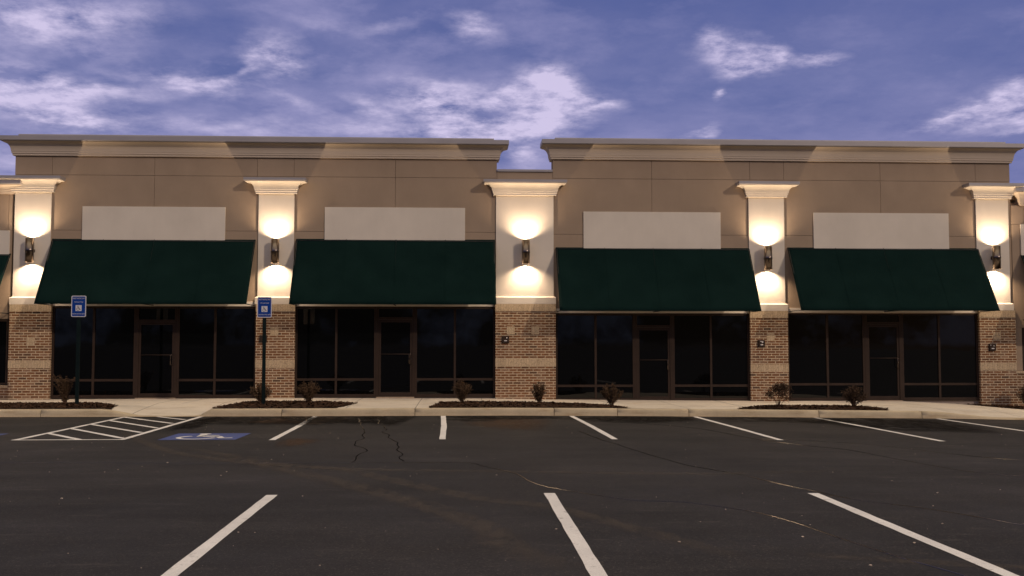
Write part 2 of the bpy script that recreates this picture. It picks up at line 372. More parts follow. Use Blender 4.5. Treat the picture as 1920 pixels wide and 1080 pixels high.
lot_light = bpy.data.lights.new('lot_light', 'SUN'); so = bpy.data.objects.new('lot_light', lot_light); COL.objects.link(so)
lot_light.energy = 1.2; lot_light.angle = math.radians(1.2); lot_light.color = (1, .80, .62)  # directional light standing in for the unseen lot lamps
so.rotation_euler = Vector((-.58, .62, -.40)).to_track_quat('-Z', 'Y').to_euler()
so.location = (10, -10, 20)

# ------------------------------------------------------------------ ground, kerb, pavement
lot = empty('parking_lot', (0, 0, 0), kind='structure')
mb = MB()
xs = [-600, -200, -60, -30, -20] + list(range(-16, 20)) + [22, 26, 30, 60, 200, 600]
ys = [-600, -200, -60, -20, -8, -2] + list(range(0, 23, 2)) + [22.76, 30, 60, 200, 900]
idx = [[mb.vert((x, y, g(x) - (.05 if y > 22.8 else 0))) for x in xs] for y in ys]
for j in range(len(ys) - 1):
    for i in range(len(xs) - 1): mb.face((idx[j][i], idx[j][i + 1], idx[j + 1][i + 1], idx[j + 1][i]), True)
mb.build('asphalt', M['asphalt'], lot)

def strip(mb, pts, wid, z=.004, jit=0):
    L = []
    for i, p in enumerate(pts):
        p = Vector(p[:2]); a = Vector(pts[max(0, i - 1)][:2]); b = Vector(pts[min(len(pts) - 1, i + 1)][:2])
        d = (b - a).normalized(); n = Vector((-d.y, d.x)); w = wid[i] if isinstance(wid, (list, tuple)) else wid
        w1 = w / 2 + random.uniform(-jit, jit); w2 = w / 2 + random.uniform(-jit, jit)
        q = p + n * w1; r = p - n * w2
        L.append((mb.vert((q.x, q.y, g(q.x) + z)), mb.vert((r.x, r.y, g(r.x) + z))))
    for (a, b), (c, d) in zip(L, L[1:]): mb.face((a, b, d, c), True)
def resample(pts, step):
    out = [Vector(pts[0])]
    for a, b in zip(pts, pts[1:]):
        a = Vector(a); b = Vector(b); n = max(1, int((b - a).length / step))
        for k in range(1, n + 1): out.append(a + (b - a) * k / n)
    return out
def smooth_path(pts, step):
    P_ = [Vector(p) for p in pts]; out = []
    for i in range(len(P_) - 1):
        p0, p1, p2, p3 = P_[max(0, i - 1)], P_[i], P_[i + 1], P_[min(len(P_) - 1, i + 2)]
        n = max(2, int((p2 - p1).length / step))
        for k in range(n):
            t = k / n
            out.append(.5 * ((2 * p1) + (p2 - p0) * t + (2 * p0 - 5 * p1 + 4 * p2 - p3) * t * t + (3 * p1 - p0 - 3 * p2 + p3) * t ** 3))
    return out + [P_[-1]]
def line_part(name, segs, wid=.105, label=None, parent=lot, jit=.004, z=.004, mat='line'):
    mb = MB()
    for k, s in enumerate(segs):
        pts = resample([(p[0], p[1]) for p in s], .25); strip(mb, pts, wid, z + .0011 * k, jit)
    o = mb.build(name, M[mat], parent); 
    if label: o['label'] = label
    return o
CY = 22.70
line_part('parking_line', [[(-9.95, CY), (-9.88, 17.0)]])
for xa, xb in ((-3.13, -3.03), (-.385, -.30), (2.40, 2.51), (5.12, 5.25), (7.80, 7.97), (10.55, 10.70), (13.3, 13.5)):
    line_part('parking_line', [[(xa, CY), ((xa + xb) / 2 + .02, 19.8), (xb, 16.98)]])
for xa in (-4.68, -1.905, .905, 3.645, 6.4):
    line_part('parking_line', [[(xa, 10.72), (xa, 5.0)]], .112)
hs = [[(-7.16, CY), (-7.15, 17.22)], [(-5.56, CY), (-5.46, 17.15)], [(-7.2, 17.16), (-5.42, 17.16)]]
for a, b in (((-7.14, 18.46), (-6.15, 17.2)), ((-7.13, 19.51), (-5.5, 17.36)), ((-7.16, 20.56), (-5.55, 18.49)), ((-7.14, 21.57), (-5.57, 19.5)), ((-7.12, 22.5), (-5.6, 20.62)), ((-6.45, 22.6), (-5.63, 21.65))): hs.append([a, b])
line_part('access_aisle', hs, .10, 'white hatched access aisle painted beside the kerb ramp')
# wheelchair symbol in plan units: x right, y up, unit square
def isa(add_poly):
    def ring(cx, cy, r0, r1, a0, a1, n=20):
        for k in range(n):
            t0 = math.radians(a0 + (a1 - a0) * k / n); t1 = math.radians(a0 + (a1 - a0) * (k + 1) / n)
            add_poly([(cx + r0 * math.cos(t0), cy + r0 * math.sin(t0)), (cx + r1 * math.cos(t0), cy + r1 * math.sin(t0)), (cx + r1 * math.cos(t1), cy + r1 * math.sin(t1)), (cx + r0 * math.cos(t1), cy + r0 * math.sin(t1))])
    def bar(a, b, w):
        a = Vector(a); b = Vector(b); d = (b - a).normalized(); n = Vector((-d.y, d.x)) * w / 2
        add_poly([a + n, a - n, b - n, b + n])
    ring(.40, .88, 0, .085, 0, 360)                       # head
    bar((.40, .80), (.43, .42), .10)                      # back
    bar((.41, .64), (.66, .64), .075)                     # arm
    bar((.40, .45), (.70, .45), .095)                     # thigh
    bar((.68, .48), (.80, .18), .095)                     # shin
    bar((.78, .18), (.93, .24), .075)                     # foot
    ring(.42, .30, .215, .285, 118, 352)                  # wheel
def ground_isa(x0, x1, y0, y1, skew=0):
    mb = MB(); pts = [(x0, y0), (x1, y0), (x1 + skew, y1), (x0 + skew, y1)]
    n = 8
    for i in range(n):
        for j in range(n):
            q = [(x0 + (x1 - x0) * (i + a) / n, y0 + (y1 - y0) * (j + b) / n) for a, b in ((0, 0), (1, 0), (1, 1), (0, 1))]
            mb.quad(*[(x, y, g(x) + .004) for x, y in q])
    o = mb.build('wheelchair_marking', M['line_blue'], lot)
    ms = MB(); s = .94
    def ap(poly): ms.face([ms.vert((x0 + (x1 - x0) * (.5 + (p[0] - .5) * s), y0 + (y1 - y0) * (.5 + (p[1] - .5) * s), .0085)) for p in poly])
    isa(ap); ms.build('wheelchair_symbol', M['line'], o)
    return o
ground_isa(-4.87, -3.63, 17.06, 18.33)['label'] = 'blue painted square with white wheelchair symbol'
ground_isa(-9.02, -7.78, 17.10, 18.45)['label'] = 'blue painted square cut off at the left edge of the photo'
# sealed cracks: low glossy beads
def bead(pts, w=.035, h=.0013, wig=.03):
    mb = MB(); P_ = smooth_path(pts, .18); L = []
    for i, p in enumerate(P_):
        a = P_[max(0, i - 1)]; b = P_[min(len(P_) - 1, i + 1)]; d = (b - a).normalized(); n = Vector((-d.y, d.x))
        o = noise.noise(Vector((p.x * 1.7, p.y * 1.7, 3))) * wig; ww = w * (.55 + .9 * abs(noise.noise(Vector((p.x * .8, p.y * .8, 9)))))
        p = p + n * o; row = []
        for k in range(5):
            t = k / 4 * 2 - 1; q = p + n * ww * t * .5
            row.append(mb.vert((q.x, q.y, g(q.x) + .0025 + h * (1 - t * t))))
        L.append(row)
    for A, B in zip(L, L[1:]):
        for k in range(4): mb.face((A[k], A[k + 1], B[k + 1], B[k]), True)
    return mb.build('crack_seal', M['seal'], lot)
bead([(-2.14, 21.95), (-1.77, 19.12), (-1.6, 17.6), (-1.62, 16.3), (-1.40, 15.22), (-1.43, 13.69)], .025, .0013, .10)
bead([(-1.7, 21.6), (-1.58, 20.42), (-1.25, 17.95), (-1.02, 16.46), (-.89, 14.82), (-.74, 13.78)], .025, .0013, .10)
bead([(-1.43, 13.66), (-.9, 13.62), (-.51, 13.6), (.09, 13.58), (.28, 13.2), (.64, 12.4), (.85, 11.39), (1.29, 10.7), (1.75, 10.2), (2.15, 10.11), (2.63, 9.6), (2.89, 8.85), (3.1, 7.66), (3.37, 6.75), (3.5, 5.8)], .03, .0013, .03)
bead([(2.1, 18.58), (2.27, 17.05), (2.58, 15.02), (2.86, 13.42), (3.3, 12.3), (3.7, 10.9), (3.98, 10.2), (4.43, 9.66), (4.78, 8.89), (5.2, 8.2)], .03, .0013, .03)
bead([(3.1, 21.0), (4.36, 19.46), (4.9, 17.13), (5.41, 15.96), (5.79, 15.43), (6.03, 13.91), (6.4, 12.56), (7.2, 12.0)], .028, .0013, .03)
bead([(5.0, 17.2), (6.4, 16.4), (7.6, 14.2), (9.5, 13.6)], .025, .0013, .03)
bead([(-7.8, 13.75), (-5.95, 13.85), (-4.9, 13.8), (-3.2, 13.66), (-1.43, 13.66)], .02, .0013, .015)
# dusty tyre tracks, damp and littered patches
def faded_strip(name, pts, wid, mat, z=.003):
    mb = MB(); mb.col = []; P_ = smooth_path(pts, .25); N = 7; L = []
    for i, p in enumerate(P_):
        a = P_[max(0, i - 1)]; b = P_[min(len(P_) - 1, i + 1)]; d = (b - a).normalized(); n = Vector((-d.y, d.x)); u = i / (len(P_) - 1)
        row = []
        for k in range(N):
            t = k / (N - 1) * 2 - 1; q = p + n * t * wid * .5
            row.append(mb.vert((q.x, q.y, g(q.x) + z))); mb.col.append((1 - t * t) * min(1, 6 * u, 6 * (1 - u)))
        L.append(row)
    for A, B in zip(L, L[1:]):
        for k in range(N - 1): mb.face((A[k], A[k + 1], B[k + 1], B[k]), True)
    return mb.build(name, M[mat], lot)
faded_strip('tyre_track', [(-3.6, 14.6), (-2.62, 13.57), (-1.32, 11.67), (-.32, 9.89), (.16, 8.85), (.38, 7.8), (.78, 7.13), (1.17, 6.5)], .42, 'dust', .0028)
faded_strip('tyre_track', [(-4.4, 16.3), (-2.48, 13.7), (-1.46, 12.93), (-.49, 11.41), (.19, 10.38), (.79, 9.9), (1.23, 9.06), (1.77, 7.94), (2.2, 7.0)], .34, 'dust', .0018)
faded_strip('tyre_track', [(-6.5, 20.0), (-5.2, 17.2), (-3.9, 14.9), (-2.0, 13.2), (0.6, 12.6), (3.0, 12.4), (5.5, 12.9)], .3, 'dust', .0022)
faded_strip('tyre_track', [(2.4, 7.6), (3.2, 7.3), (4.2, 7.0), (5.4, 7.1)], .25, 'dust', .0024)
def patch(name, cx, cy, rx, ry, mat, z, seed):
    mb = MB(); mb.col = []; n = 28; R = 6; rows = []
    for j in range(R + 1):
        row = []
        for k in range(n):
            a = 2 * PI * k / n; f = j / R * (1 + .35 * noise.noise(Vector((math.cos(a) * 1.6 + seed, math.sin(a) * 1.6, seed))))
            x = cx + rx * f * math.cos(a); y = min(cy + ry * f * math.sin(a), 22.69)
            row.append(mb.vert((x, y, g(x) + z))); mb.col.append(max(0, 1 - (j / R) ** 2.5))
        rows.append(row)
    for A, B in zip(rows, rows[1:]):
        for k in range(n): mb.face((A[k], A[(k + 1) % n], B[(k + 1) % n], B[k]), True)
    return mb.build(name, M[mat], lot)
for i, (cx, cy, rx, ry) in enumerate([(-5.1, 20.9, .4, 2.0), (-4.1, 21.7, 1.5, 1.5), (-2.1, 21.8, .6, 1.4), (-1.5, 21.6, .6, 1.7), (.2, 22.1, .8, 1.1), (3.6, 21.9, 1.8, 1.2), (9.0, 20.9, 1.8, 2.2), (-3.0, 21.7, 1.0, 1.6), (6.8, 21.9, 1.6, 1.0), (1.2, 22.2, 1.0, .8)]): patch('damp_patch', cx, cy, rx, ry, 'wet', .0026 + .0002 * i, i)
for i, (cx, cy, rx, ry) in enumerate([(.9, 20.6, .95, 1.8), (-3.2, 21.5, 1.0, 1.2), (-2.6, 16.6, .35, .8)]): patch('needle_litter', cx, cy, rx, ry, 'needles', .0034 + .0002 * i, 20 + i)
mb = MB()
for k in range(200):
    y = 5.8 + 17 * random.random() ** 1.2; x = random.uniform(-.56, .58) * y + .3
    if abs(x) > 13: continue
    s = random.choice((.003, .004, .005, .006, .010)) * random.uniform(.7, 1.2)
    if y > 14: s *= 1.15
    bm = bmesh.new(); bmesh.ops.create_icosphere(bm, subdivisions=1, radius=s)
    for v in bm.verts: v.co = Vector((v.co.x * random.uniform(.8, 1.5), v.co.y * random.uniform(.8, 1.3), v.co.z * .6)) + Vector((x, y, g(x) + s * .4))
    mb.addbm(bm)
tag(mb.build('loose_stones', M['stone']), 'pale grit and small stones scattered over the asphalt', 'grit', kind='stuff')

# kerb
curb = empty('curb', (0, 22.8, 0), kind='structure')
joints = [-22, -18.5, -15, -11.9, -8.95, -5.58, -3.86, -1.0, 2.03, 3.42, 5.0, 7.9, 10.22, 13.3, 16.4, 20, 26]
for a, b in zip(joints, joints[1:]):
    mb = MB(); n = max(2, int((b - a) / .18)); L = []; dz_ = random.uniform(-.004, .004); dy_ = random.uniform(-.006, .006)
    for i in range(n + 1):
        x = a + .007 + (b - a - .014) * i / n; h = hcurb(x) + (dz_ if hcurb(x) > .1 else 0); z0 = g(x)
        pr = [(22.735, -.03), (22.735, .004), (22.745, h * .5), (22.757, h - .03 * min(1, h / .15)), (22.768, h - .010 * min(1, h / .15)), (22.785, h - .001), (22.81, h), (22.935, h + .002), (22.945, h - .05)]
        L.append([mb.vert((x, y + dy_, z0 + z)) for y, z in pr])
    for A, B in zip(L, L[1:]):
        for k in range(len(A) - 1): mb.face((A[k], A[k + 1], B[k + 1], B[k]), k in (2, 3, 4, 5))
    mb.face(L[0]); mb.face(L[-1][::-1])
    mb.build('kerb_stone', M['curb'], curb)
mb = MB(); pts = [(-22 + .5 * i, 22.715) for i in range(97)]; strip(mb, pts, .05, .007, .006)
mb.build('gutter_edge', M['gutter'], curb)

# pavement
mb = MB(); nx = 240; ny = 22; idx = []
for j in range(ny + 1):
    y = 22.93 + (27.06 - 22.93) * j / ny
    idx.append([mb.vert((-22 + 48 * i / nx, y, sw(-22 + 48 * i / nx, y))) for i in range(nx + 1)])
for j in range(ny):
    for i in range(nx): mb.face((idx[j][i], idx[j][i + 1], idx[j + 1][i + 1], idx[j + 1][i]), True)
tag(mb.build('sidewalk', M['walk']), kind='structure')

# planting beds
def inside(poly, x, y):
    r = False; n = len(poly)
    for i in range(n):
        (x1, y1), (x2, y2) = poly[i], poly[(i + 1) % n]
        if (y1 > y) != (y2 > y) and x < (x2 - x1) * (y - y1) / (y2 - y1) + x1: r = not r
    return r
def edge_d(poly, x, y):
    d = 9; p = Vector((x, y))
    for i in range(len(poly)):
        a = Vector(poly[i]); b = Vector(poly[(i + 1) % len(poly)]); t = max(0, min(1, (p - a).dot(b - a) / (b - a).length_squared)); d = min(d, (p - (a + (b - a) * t)).length)
    return d
BED_MOUND = .035
def bed_z(poly, x, y):
    return sw(x, y) + .006 + BED_MOUND * min(1, edge_d(poly, x, y) / .4) + .014 * noise.noise(Vector((x * 5, y * 5, 1)))
beds = {
 'a': [(-16, 22.96), (-7.55, 22.96), (-7.75, 24.0), (-8.3, 24.75), (-16, 24.85)],
 'b': [(-5.42, 22.96), (-2.72, 22.96), (-2.42, 24.5), (-3.1, 24.9), (-5.1, 24.95)],
 'c': [(-.72, 22.96), (3.75, 22.96), (3.55, 23.6), (2.9, 24.5), (1.7, 24.9), (-.5, 24.9)],
 'd': [(6.15, 22.96), (9.55, 22.96), (9.75, 23.5), (9.1, 24.35), (7.2, 24.35), (6.6, 23.8)],
 'e': [(13.1, 26.72), (13.7, 25.9), (14.6, 25.2), (16.5, 24.9), (20, 24.9), (20, 26.8), (14.0, 26.8)]}
bl = {'a': 'dark mulch bed left of the kerb ramp, under the left permit sign', 'b': 'short mulch bed right of the kerb ramp, under the middle permit sign', 'c': 'long mulch bed with three shrubs before the wide middle pier',
      'd': 'mulch bed with two rounded shrubs before the fourth shop window', 'e': 'mulch bed at the foot of the rightmost brick pier'}
for k, poly in beds.items():
    mb = MB(); s = .05; cache = {}
    def vv(i, j):
        if (i, j) not in cache:
            x, y = i * s, j * s; x2 = x + .02 * noise.noise(Vector((x * 30, y * 30, 0))); cache[(i, j)] = mb.vert((x2, y, bed_z(poly, x, y)))
        return cache[(i, j)]
    x0 = int(min(p[0] for p in poly) / s) - 1; x1 = int(max(p[0] for p in poly) / s) + 1; y0 = int(min(p[1] for p in poly) / s); y1 = int(max(p[1] for p in poly) / s) + 1
    for i in range(x0, x1):
        for j in range(y0, y1):
            cx, cy = (i + .5) * s, (j + .5) * s
            if inside(poly, cx + .05 * noise.noise(Vector((cx * 4, cy * 4, 2))), cy + .06 * noise.noise(Vector((cx * 4, cy * 4, 7))) if cy > 23.1 else cy): mb.face((vv(i, j), vv(i + 1, j), vv(i + 1, j + 1), vv(i, j + 1)), True)
    o = mb.build('mulch_bed', M['mulch']); tag(o, bl[k], 'flower bed')
    mc = MB(); n = 0; area = (x1 - x0) * (y1 - y0) * s * s
    for t in range(int(area * 260)):
        x = random.uniform(x0 * s, x1 * s); y = random.uniform(y0 * s, y1 * s)
        if not inside(poly, x, y): continue
        z = bed_z(poly, x, y) + .008; l = random.uniform(.02, .055); w = random.uniform(.006, .016); a = random.uniform(0, PI); tl = random.uniform(-.5, .5)
        u = Vector((math.cos(a), math.sin(a), tl)) * l; v = Vector((-math.sin(a), math.cos(a), random.uniform(-.5, .5))) * w; c = Vector((x, y, z)); h = Vector((0, 0, .006))
        mc.quad(c - u - v + h, c + u - v + h, c + u + v + h, c - u + v + h); mc.quad(c - u - v, c + u - v, c + u - v + h, c - u - v + h)
    tag(mc.build('mulch_chips', M['chip'], o), kind='stuff')

# shrubs
def shrub(x, y, w, h, seed, label, kind='twiggy', z=None):
    rnd = random.Random(seed); z0 = (sw(x, y) + .05) if z is None else z
    w *= 1.24; h *= 1.2
    root = empty('shrub', (x, y, z0 - .03), label, 'shrub', 'small shrubs planted along the shop front')
    st = MB(); lf = MB()
    ns = {'twiggy': 30, 'spiky': 22, 'clump': 12, 'round': 26}[kind]
    for k in range(ns):
        a = rnd.uniform(0, 2 * PI); lean = rnd.random() ** .6
        if kind == 'round' or kind == 'clump':
            el = rnd.uniform(.1, 1.0) * PI / 2; tip = Vector((math.cos(a) * math.cos(el) * w / 2, math.sin(a) * math.cos(el) * w / 2, h * (.42 + .55 * math.sin(el)) * rnd.uniform(.85, 1.05)))
        elif kind == 'spiky':
            tip = Vector((math.cos(a) * lean * w / 2, math.sin(a) * lean * w / 2 * .7, h * rnd.uniform(.62, 1.05)))
        else:
            tip = Vector((math.cos(a) * lean * w / 2, math.sin(a) * lean * w / 2, h * (1.0 - .38 * lean ** 2) * rnd.uniform(.78, 1.05)))
        b = Vector((rnd.uniform(-.03, .03), rnd.uniform(-.03, .03), -.02)); mid = b.lerp(tip, .5) + Vector((rnd.uniform(-.03, .03) - tip.x * .12, rnd.uniform(-.03, .03), .03))
        pts = [(b * (1 - t) ** 2 + mid * 2 * t * (1 - t) + tip * t * t) for t in (0, .25, .5, .75, 1)]
        st.tube([p + Vector((x, y, z0)) for p in pts], [.007, .006, .0045, .003, .0015], 4, False)
        nl = {'twiggy': 95, 'spiky': 110, 'clump': 190, 'round': 120}[kind]
        for q in range(nl):
            t = rnd.uniform({'twiggy': .10, 'spiky': .12, 'clump': .6, 'round': .3}[kind], 1.02) ** (.8 if kind != 'clump' else .5); i = min(3, int(t * 4)); f = t * 4 - i
            rr = {'twiggy': .032, 'spiky': .022, 'clump': .07, 'round': .05}[kind]
            p = pts[i].lerp(pts[i + 1], f) + Vector((rnd.gauss(0, rr * .7), rnd.gauss(0, rr * .7), rnd.gauss(0, rr * .6)))
            if p.z < .03: p.z = .03 + rnd.random() * .05
            l = rnd.uniform(.012, .026); ww = l * rnd.uniform(.3, .5)
            d = Vector((rnd.gauss(0, 1), rnd.gauss(0, 1), rnd.gauss(.5, .8))).normalized(); s_ = d.orthogonal().normalized(); s_ = (Matrix.Rotation(rnd.uniform(0, PI), 3, d) @ s_)
            c = p + Vector((x, y, z0)); i0 = lf.vert(c - d * l); i1 = lf.vert(c + s_ * ww); i2 = lf.vert(c + d * l); i3 = lf.vert(c - s_ * ww); lf.face((i0, i1, i2, i3))
    lf.build('foliage', M['leaf_dark' if kind in ('clump', 'round') else 'leaf'], root); st.build('stems', M['twig'], root)
shrub(-8.92, 24.0, .42, .50, 1, 'tall sparse twiggy shrub close to the left permit sign post', 'spiky')
shrub(-4.58, 24.2, .46, .36, 2, 'low brown shrub behind the foot of the middle permit sign post')
shrub(-3.52, 24.3, .42, .42, 3, 'upright brown shrub before the left panes of the second shop window')
shrub(.02, 24.3, .40, .42, 4, 'narrow brown shrub before the right panes of the second shop window')
shrub(1.82, 24.3, .36, .37, 5, 'smallest shrub, before the red bricks of the wide middle pier')
shrub(3.42, 23.6, .42, .40, 6, 'bushy brown shrub at the right tip of the long mulch bed')
shrub(7.18, 23.3, .45, .44, 7, 'open clumpy shrub with bare lower stems before the fourth pier', 'clump')
shrub(8.98, 23.5, .44, .40, 8, 'dense rounded shrub left of the door of the fourth shop', 'round')
shrub(14.62, 26.35, .40, .5, 9, 'shrub at the right edge of the photo beside the rightmost pier', 'round', -.06)

# ------------------------------------------------------------------ the building
bld = empty('shop_building', (1.6, 27, 0), 'long tan and brick row of vacant shops with cream piers and two raised parapets', 'building')
YW, YS, YB, YG = 26.93, 26.9, 26.85, 26.97
mb = MB()                                                        # body behind the facade
mb.box(-26, 30, 27.05, 44, -.6, 5.35)
mb.build('wall_core', M['stucco_tan'], bld)
mb = MB(); mb.box(-26, 30, 27.3, 44.1, 5.353, 5.43); mb.build('roof', M['plinth'], bld)
def panels(rows, name='wall_panel', mat='stucco_tan', y=YW, gap=.008):
    mb = MB()
    for z0, z1, xs_ in rows:
        for a, b in zip(xs_, xs_[1:]): mb.box(a + gap / 2, b - gap / 2, y, 27.05, z0 + gap / 2, z1 - gap / 2)
    return mb.build(name, M[mat], bld)
panels([(2.53, 4.47, [-11.39, -10.9, -4.77, .92]), (4.47, 5.89, [-11.39, -10.9, -7.88, -4.77, -1.72, .92]), (5.89, 6.44, [-11.39, -10.46, -7.88, -5.27, -4.33, -1.72, .92])], 'stucco_wall')
panels([(2.37, 4.43, [2.38, 8.02, 14.64]), (4.43, 5.90, [2.38, 4.99, 8.02, 11.11, 14.64]), (5.90, 6.46, [2.38, 4.99, 7.6, 8.51, 11.11, 13.7, 14.64])], 'stucco_wall')
panels([(2.53, 6.06, [.92, 2.38])], 'stucco_wall')
panels([(2.2, 4.46, [-24, -18, -11.42]), (4.46, 5.40, [-24, -18, -11.52, -11.42])], 'stucco_wall')
panels([(2.0, 4.76, [14.65, 20, 28]), (4.76, 5.27, [14.65, 15.0, 20, 28]), (.86, 2.0, [14.65, 14.86])], 'stucco_wall')
for x0, x1, za in ((-10.37, -5.24, 2.532), (-4.255, .88, 2.537), (2.44, 7.54, 2.373), (8.54, 13.67, 2.393)):
    mb = MB(); mb.box(x0 + .002, x1 - .002, YW - .014, YW + .01, za, za + .12, .003); mb.build('lit_head_strip', M['stucco_cream'], bld)  # wall strip coloured cream to imitate lamp light under the awning
# raised parapets
for x0, x1, zt in ((-11.39, .92, 6.84), (2.38, 14.63, 6.88)):
    mb = MB(); mb.box(x0, x1, 27.05, 27.36, 5.43, zt); mb.build('parapet', M['stucco_tan'], bld)
    zb = 6.375 if x0 < 0 else 6.40; d = zt - 6.84
    cove = [(.085 + .165 * (1 - math.cos(t * PI / 2 / 9)), zb + .105 + (6.705 + d - zb - .105) * math.sin(t * PI / 2 / 9)) for t in range(10)]
    mb = MB(); mb.sweep(x0, x1, YW, 27.36, [(.001, zb), (.055, zb), (.055, zb + .045), (.075, zb + .052), (.075, zb + .095), (.085, zb + .105)] + cove[1:] + [(.262, 6.706 + d), (.262, 6.715 + d), (.001, 6.715 + d)], cove=cove)
    co = mb.build('cornice', M['cornice'], bld)
    mb = MB(); mb.sweep(x0, x1, YW, 27.36, [(.255, 6.718 + d), (.285, 6.718 + d), (.30, 6.735 + d), (.30, 6.838 + d), (.02, 6.85 + d)]); mb.build('fascia', M['coping'], co)
    mb = MB(); mb.box(x0 + .06, x1 - .08, YW - .01, 27.40, 6.855 + d, 6.935 + d, .008); mb.build('coping', M['coping'], bld)
mb = MB(); mb.box(.925, 2.375, YW - .035, 27.40, 6.062, 6.125, .006); mb.build('coping', M['coping'], bld)
mb = MB(); mb.box(.92, 2.38, 27.05, 27.36, 5.43, 6.06); mb.build('parapet', M['stucco_tan'], bld)
# cornices of the lower neighbouring fronts
for x0, x1, zb, zt in ((-24, -11.43, 5.385, 5.70), (14.64, 28, 5.26, 5.70)):
    mb = MB(); mb.box(x0, x1, 27.05, 27.36, 5.43, zt - .01); mb.build('parapet', M['stucco_tan'], bld)
    hz = zt - .11
    cove = [(.085 + .165 * (1 - math.cos(t * PI / 2 / 9)), zb + .085 + (hz - zb - .085) * math.sin(t * PI / 2 / 9)) for t in range(10)]
    mb = MB(); mb.sweep(x0 + .3, x1 - .3 if x0 > 0 else x1, YW, 27.36, [(.001, zb), (.055, zb), (.055, zb + .035), (.075, zb + .04), (.075, zb + .075)] + cove + [(.262, hz), (.262, hz + .012), (.001, hz + .012)], cove=cove)
    co = mb.build('cornice', M['cornice'], bld)
    mb = MB(); mb.sweep(x0 + .3, x1 - .3 if x0 > 0 else x1, YW, 27.40, [(.255, hz + .014), (.285, hz + .014), (.30, hz + .03), (.30, zt), (.0, zt + .015)]); mb.build('fascia', M['coping'], co)
# blank sign panels
for x0, x1, z0, z1 in ((-9.67, -6.065, 4.15, 5.08), (-3.53, .09, 4.15, 5.10), (3.18, 6.80, 3.98, 5.025), (9.28, 12.93, 3.98, 5.035), (-17, -11.47, 3.7, 4.45), (14.885, 19, 3.9, 4.76)):
    mb = MB(); mb.box(x0, x1, YW - .03, YW + .01, z0, z1, .004); mb.build('sign_panel', M['stucco_cream'], bld)
# piers: brick base, cream shaft, moulded capital
PIERS = [(-11.40, -10.37, -11.36, -10.45, 2.57, .958, 1.158, [(-10.86, 1.64)], .10),
         (-5.24, -4.255, -5.22, -4.31, 2.585, .96, 1.17, [(-4.77, 1.88)], .12),
         (.88, 2.44, .895, 2.395, 2.605, .985, 1.19, [(1.275, 1.92), (1.91, 1.92)], .1),
         (7.54, 8.54, 7.55, 8.495, 2.435, .84, 1.04, [(8.075, 1.75)], .0),
         (13.67, 14.65, 13.675, 14.56, 2.46, .885, 1.085, [(14.14, 1.785)], -.2)]
for (b0, b1, s0, s1, zb, m0, m1, ins, zf) in PIERS:
    p = empty('pier', (0, 0, 0)); p.parent = bld; p.location = (((b0 + b1) / 2) - 1.6, YB - 27, 0)
    mb = MB(); mb.box(b0, b1, YB, 27.049, -.4, zb - .003); mb.build('brick_base', M['brick'], p)
    for u, v in ((m0, m1), (zb - .185, zb - .001)): mb = MB(); mb.box(b0 - .004, b1 + .004, YB - .005, YB + .06, u, v); mb.build('soldier_course', M['soldier'], p)
    for cx, cz in ins: mb = MB(); mb.box(cx - .102, cx + .102, YB - .004, YB + .02, cz - .102, cz + .102); mb.build('brick_inset', M['soldier'], p)
    mb = MB(); mb.box(s0, s1, YS, 27.049, zb + .001, 5.75); mb.build('shaft', M['stucco_cream'], p)
    mb = MB(); mb.sweep(s0, s1, YS, 27.049, [(.001, zb + .001), (.055, zb + .001), (.055, zb + .165), (.045, zb + .178), (.001, zb + .195)]); mb.build('base_band', M['stucco_cream'], p)
    q = 5.435; tw = .0
    cove = [(.105 + .185 * (1 - math.cos(t * PI / 2 / 9)), q + .115 + .165 * math.sin(t * PI / 2 / 9)) for t in range(10)]
    mb = MB(); mb.sweep(s0, s1, YS, 27.049, [(.001, q), (.07, q), (.07, q + .045), (.09, q + .055), (.09, q + .095), (.105, q + .105)] + cove + [(.31, q + .285), (.31, q + .298), (.001, q + .298)], cove=cove)
    cp = mb.build('capital', M['stucco_cream'], p)
    mb = MB(); mb.sweep(s0, s1, YS, 27.049, [(.30, q + .3), (.322, q + .3), (.33, q + .31), (.33, q + .375), (.001, q + .385)]); mb.build('cap_flashing', M['coping'], cp)
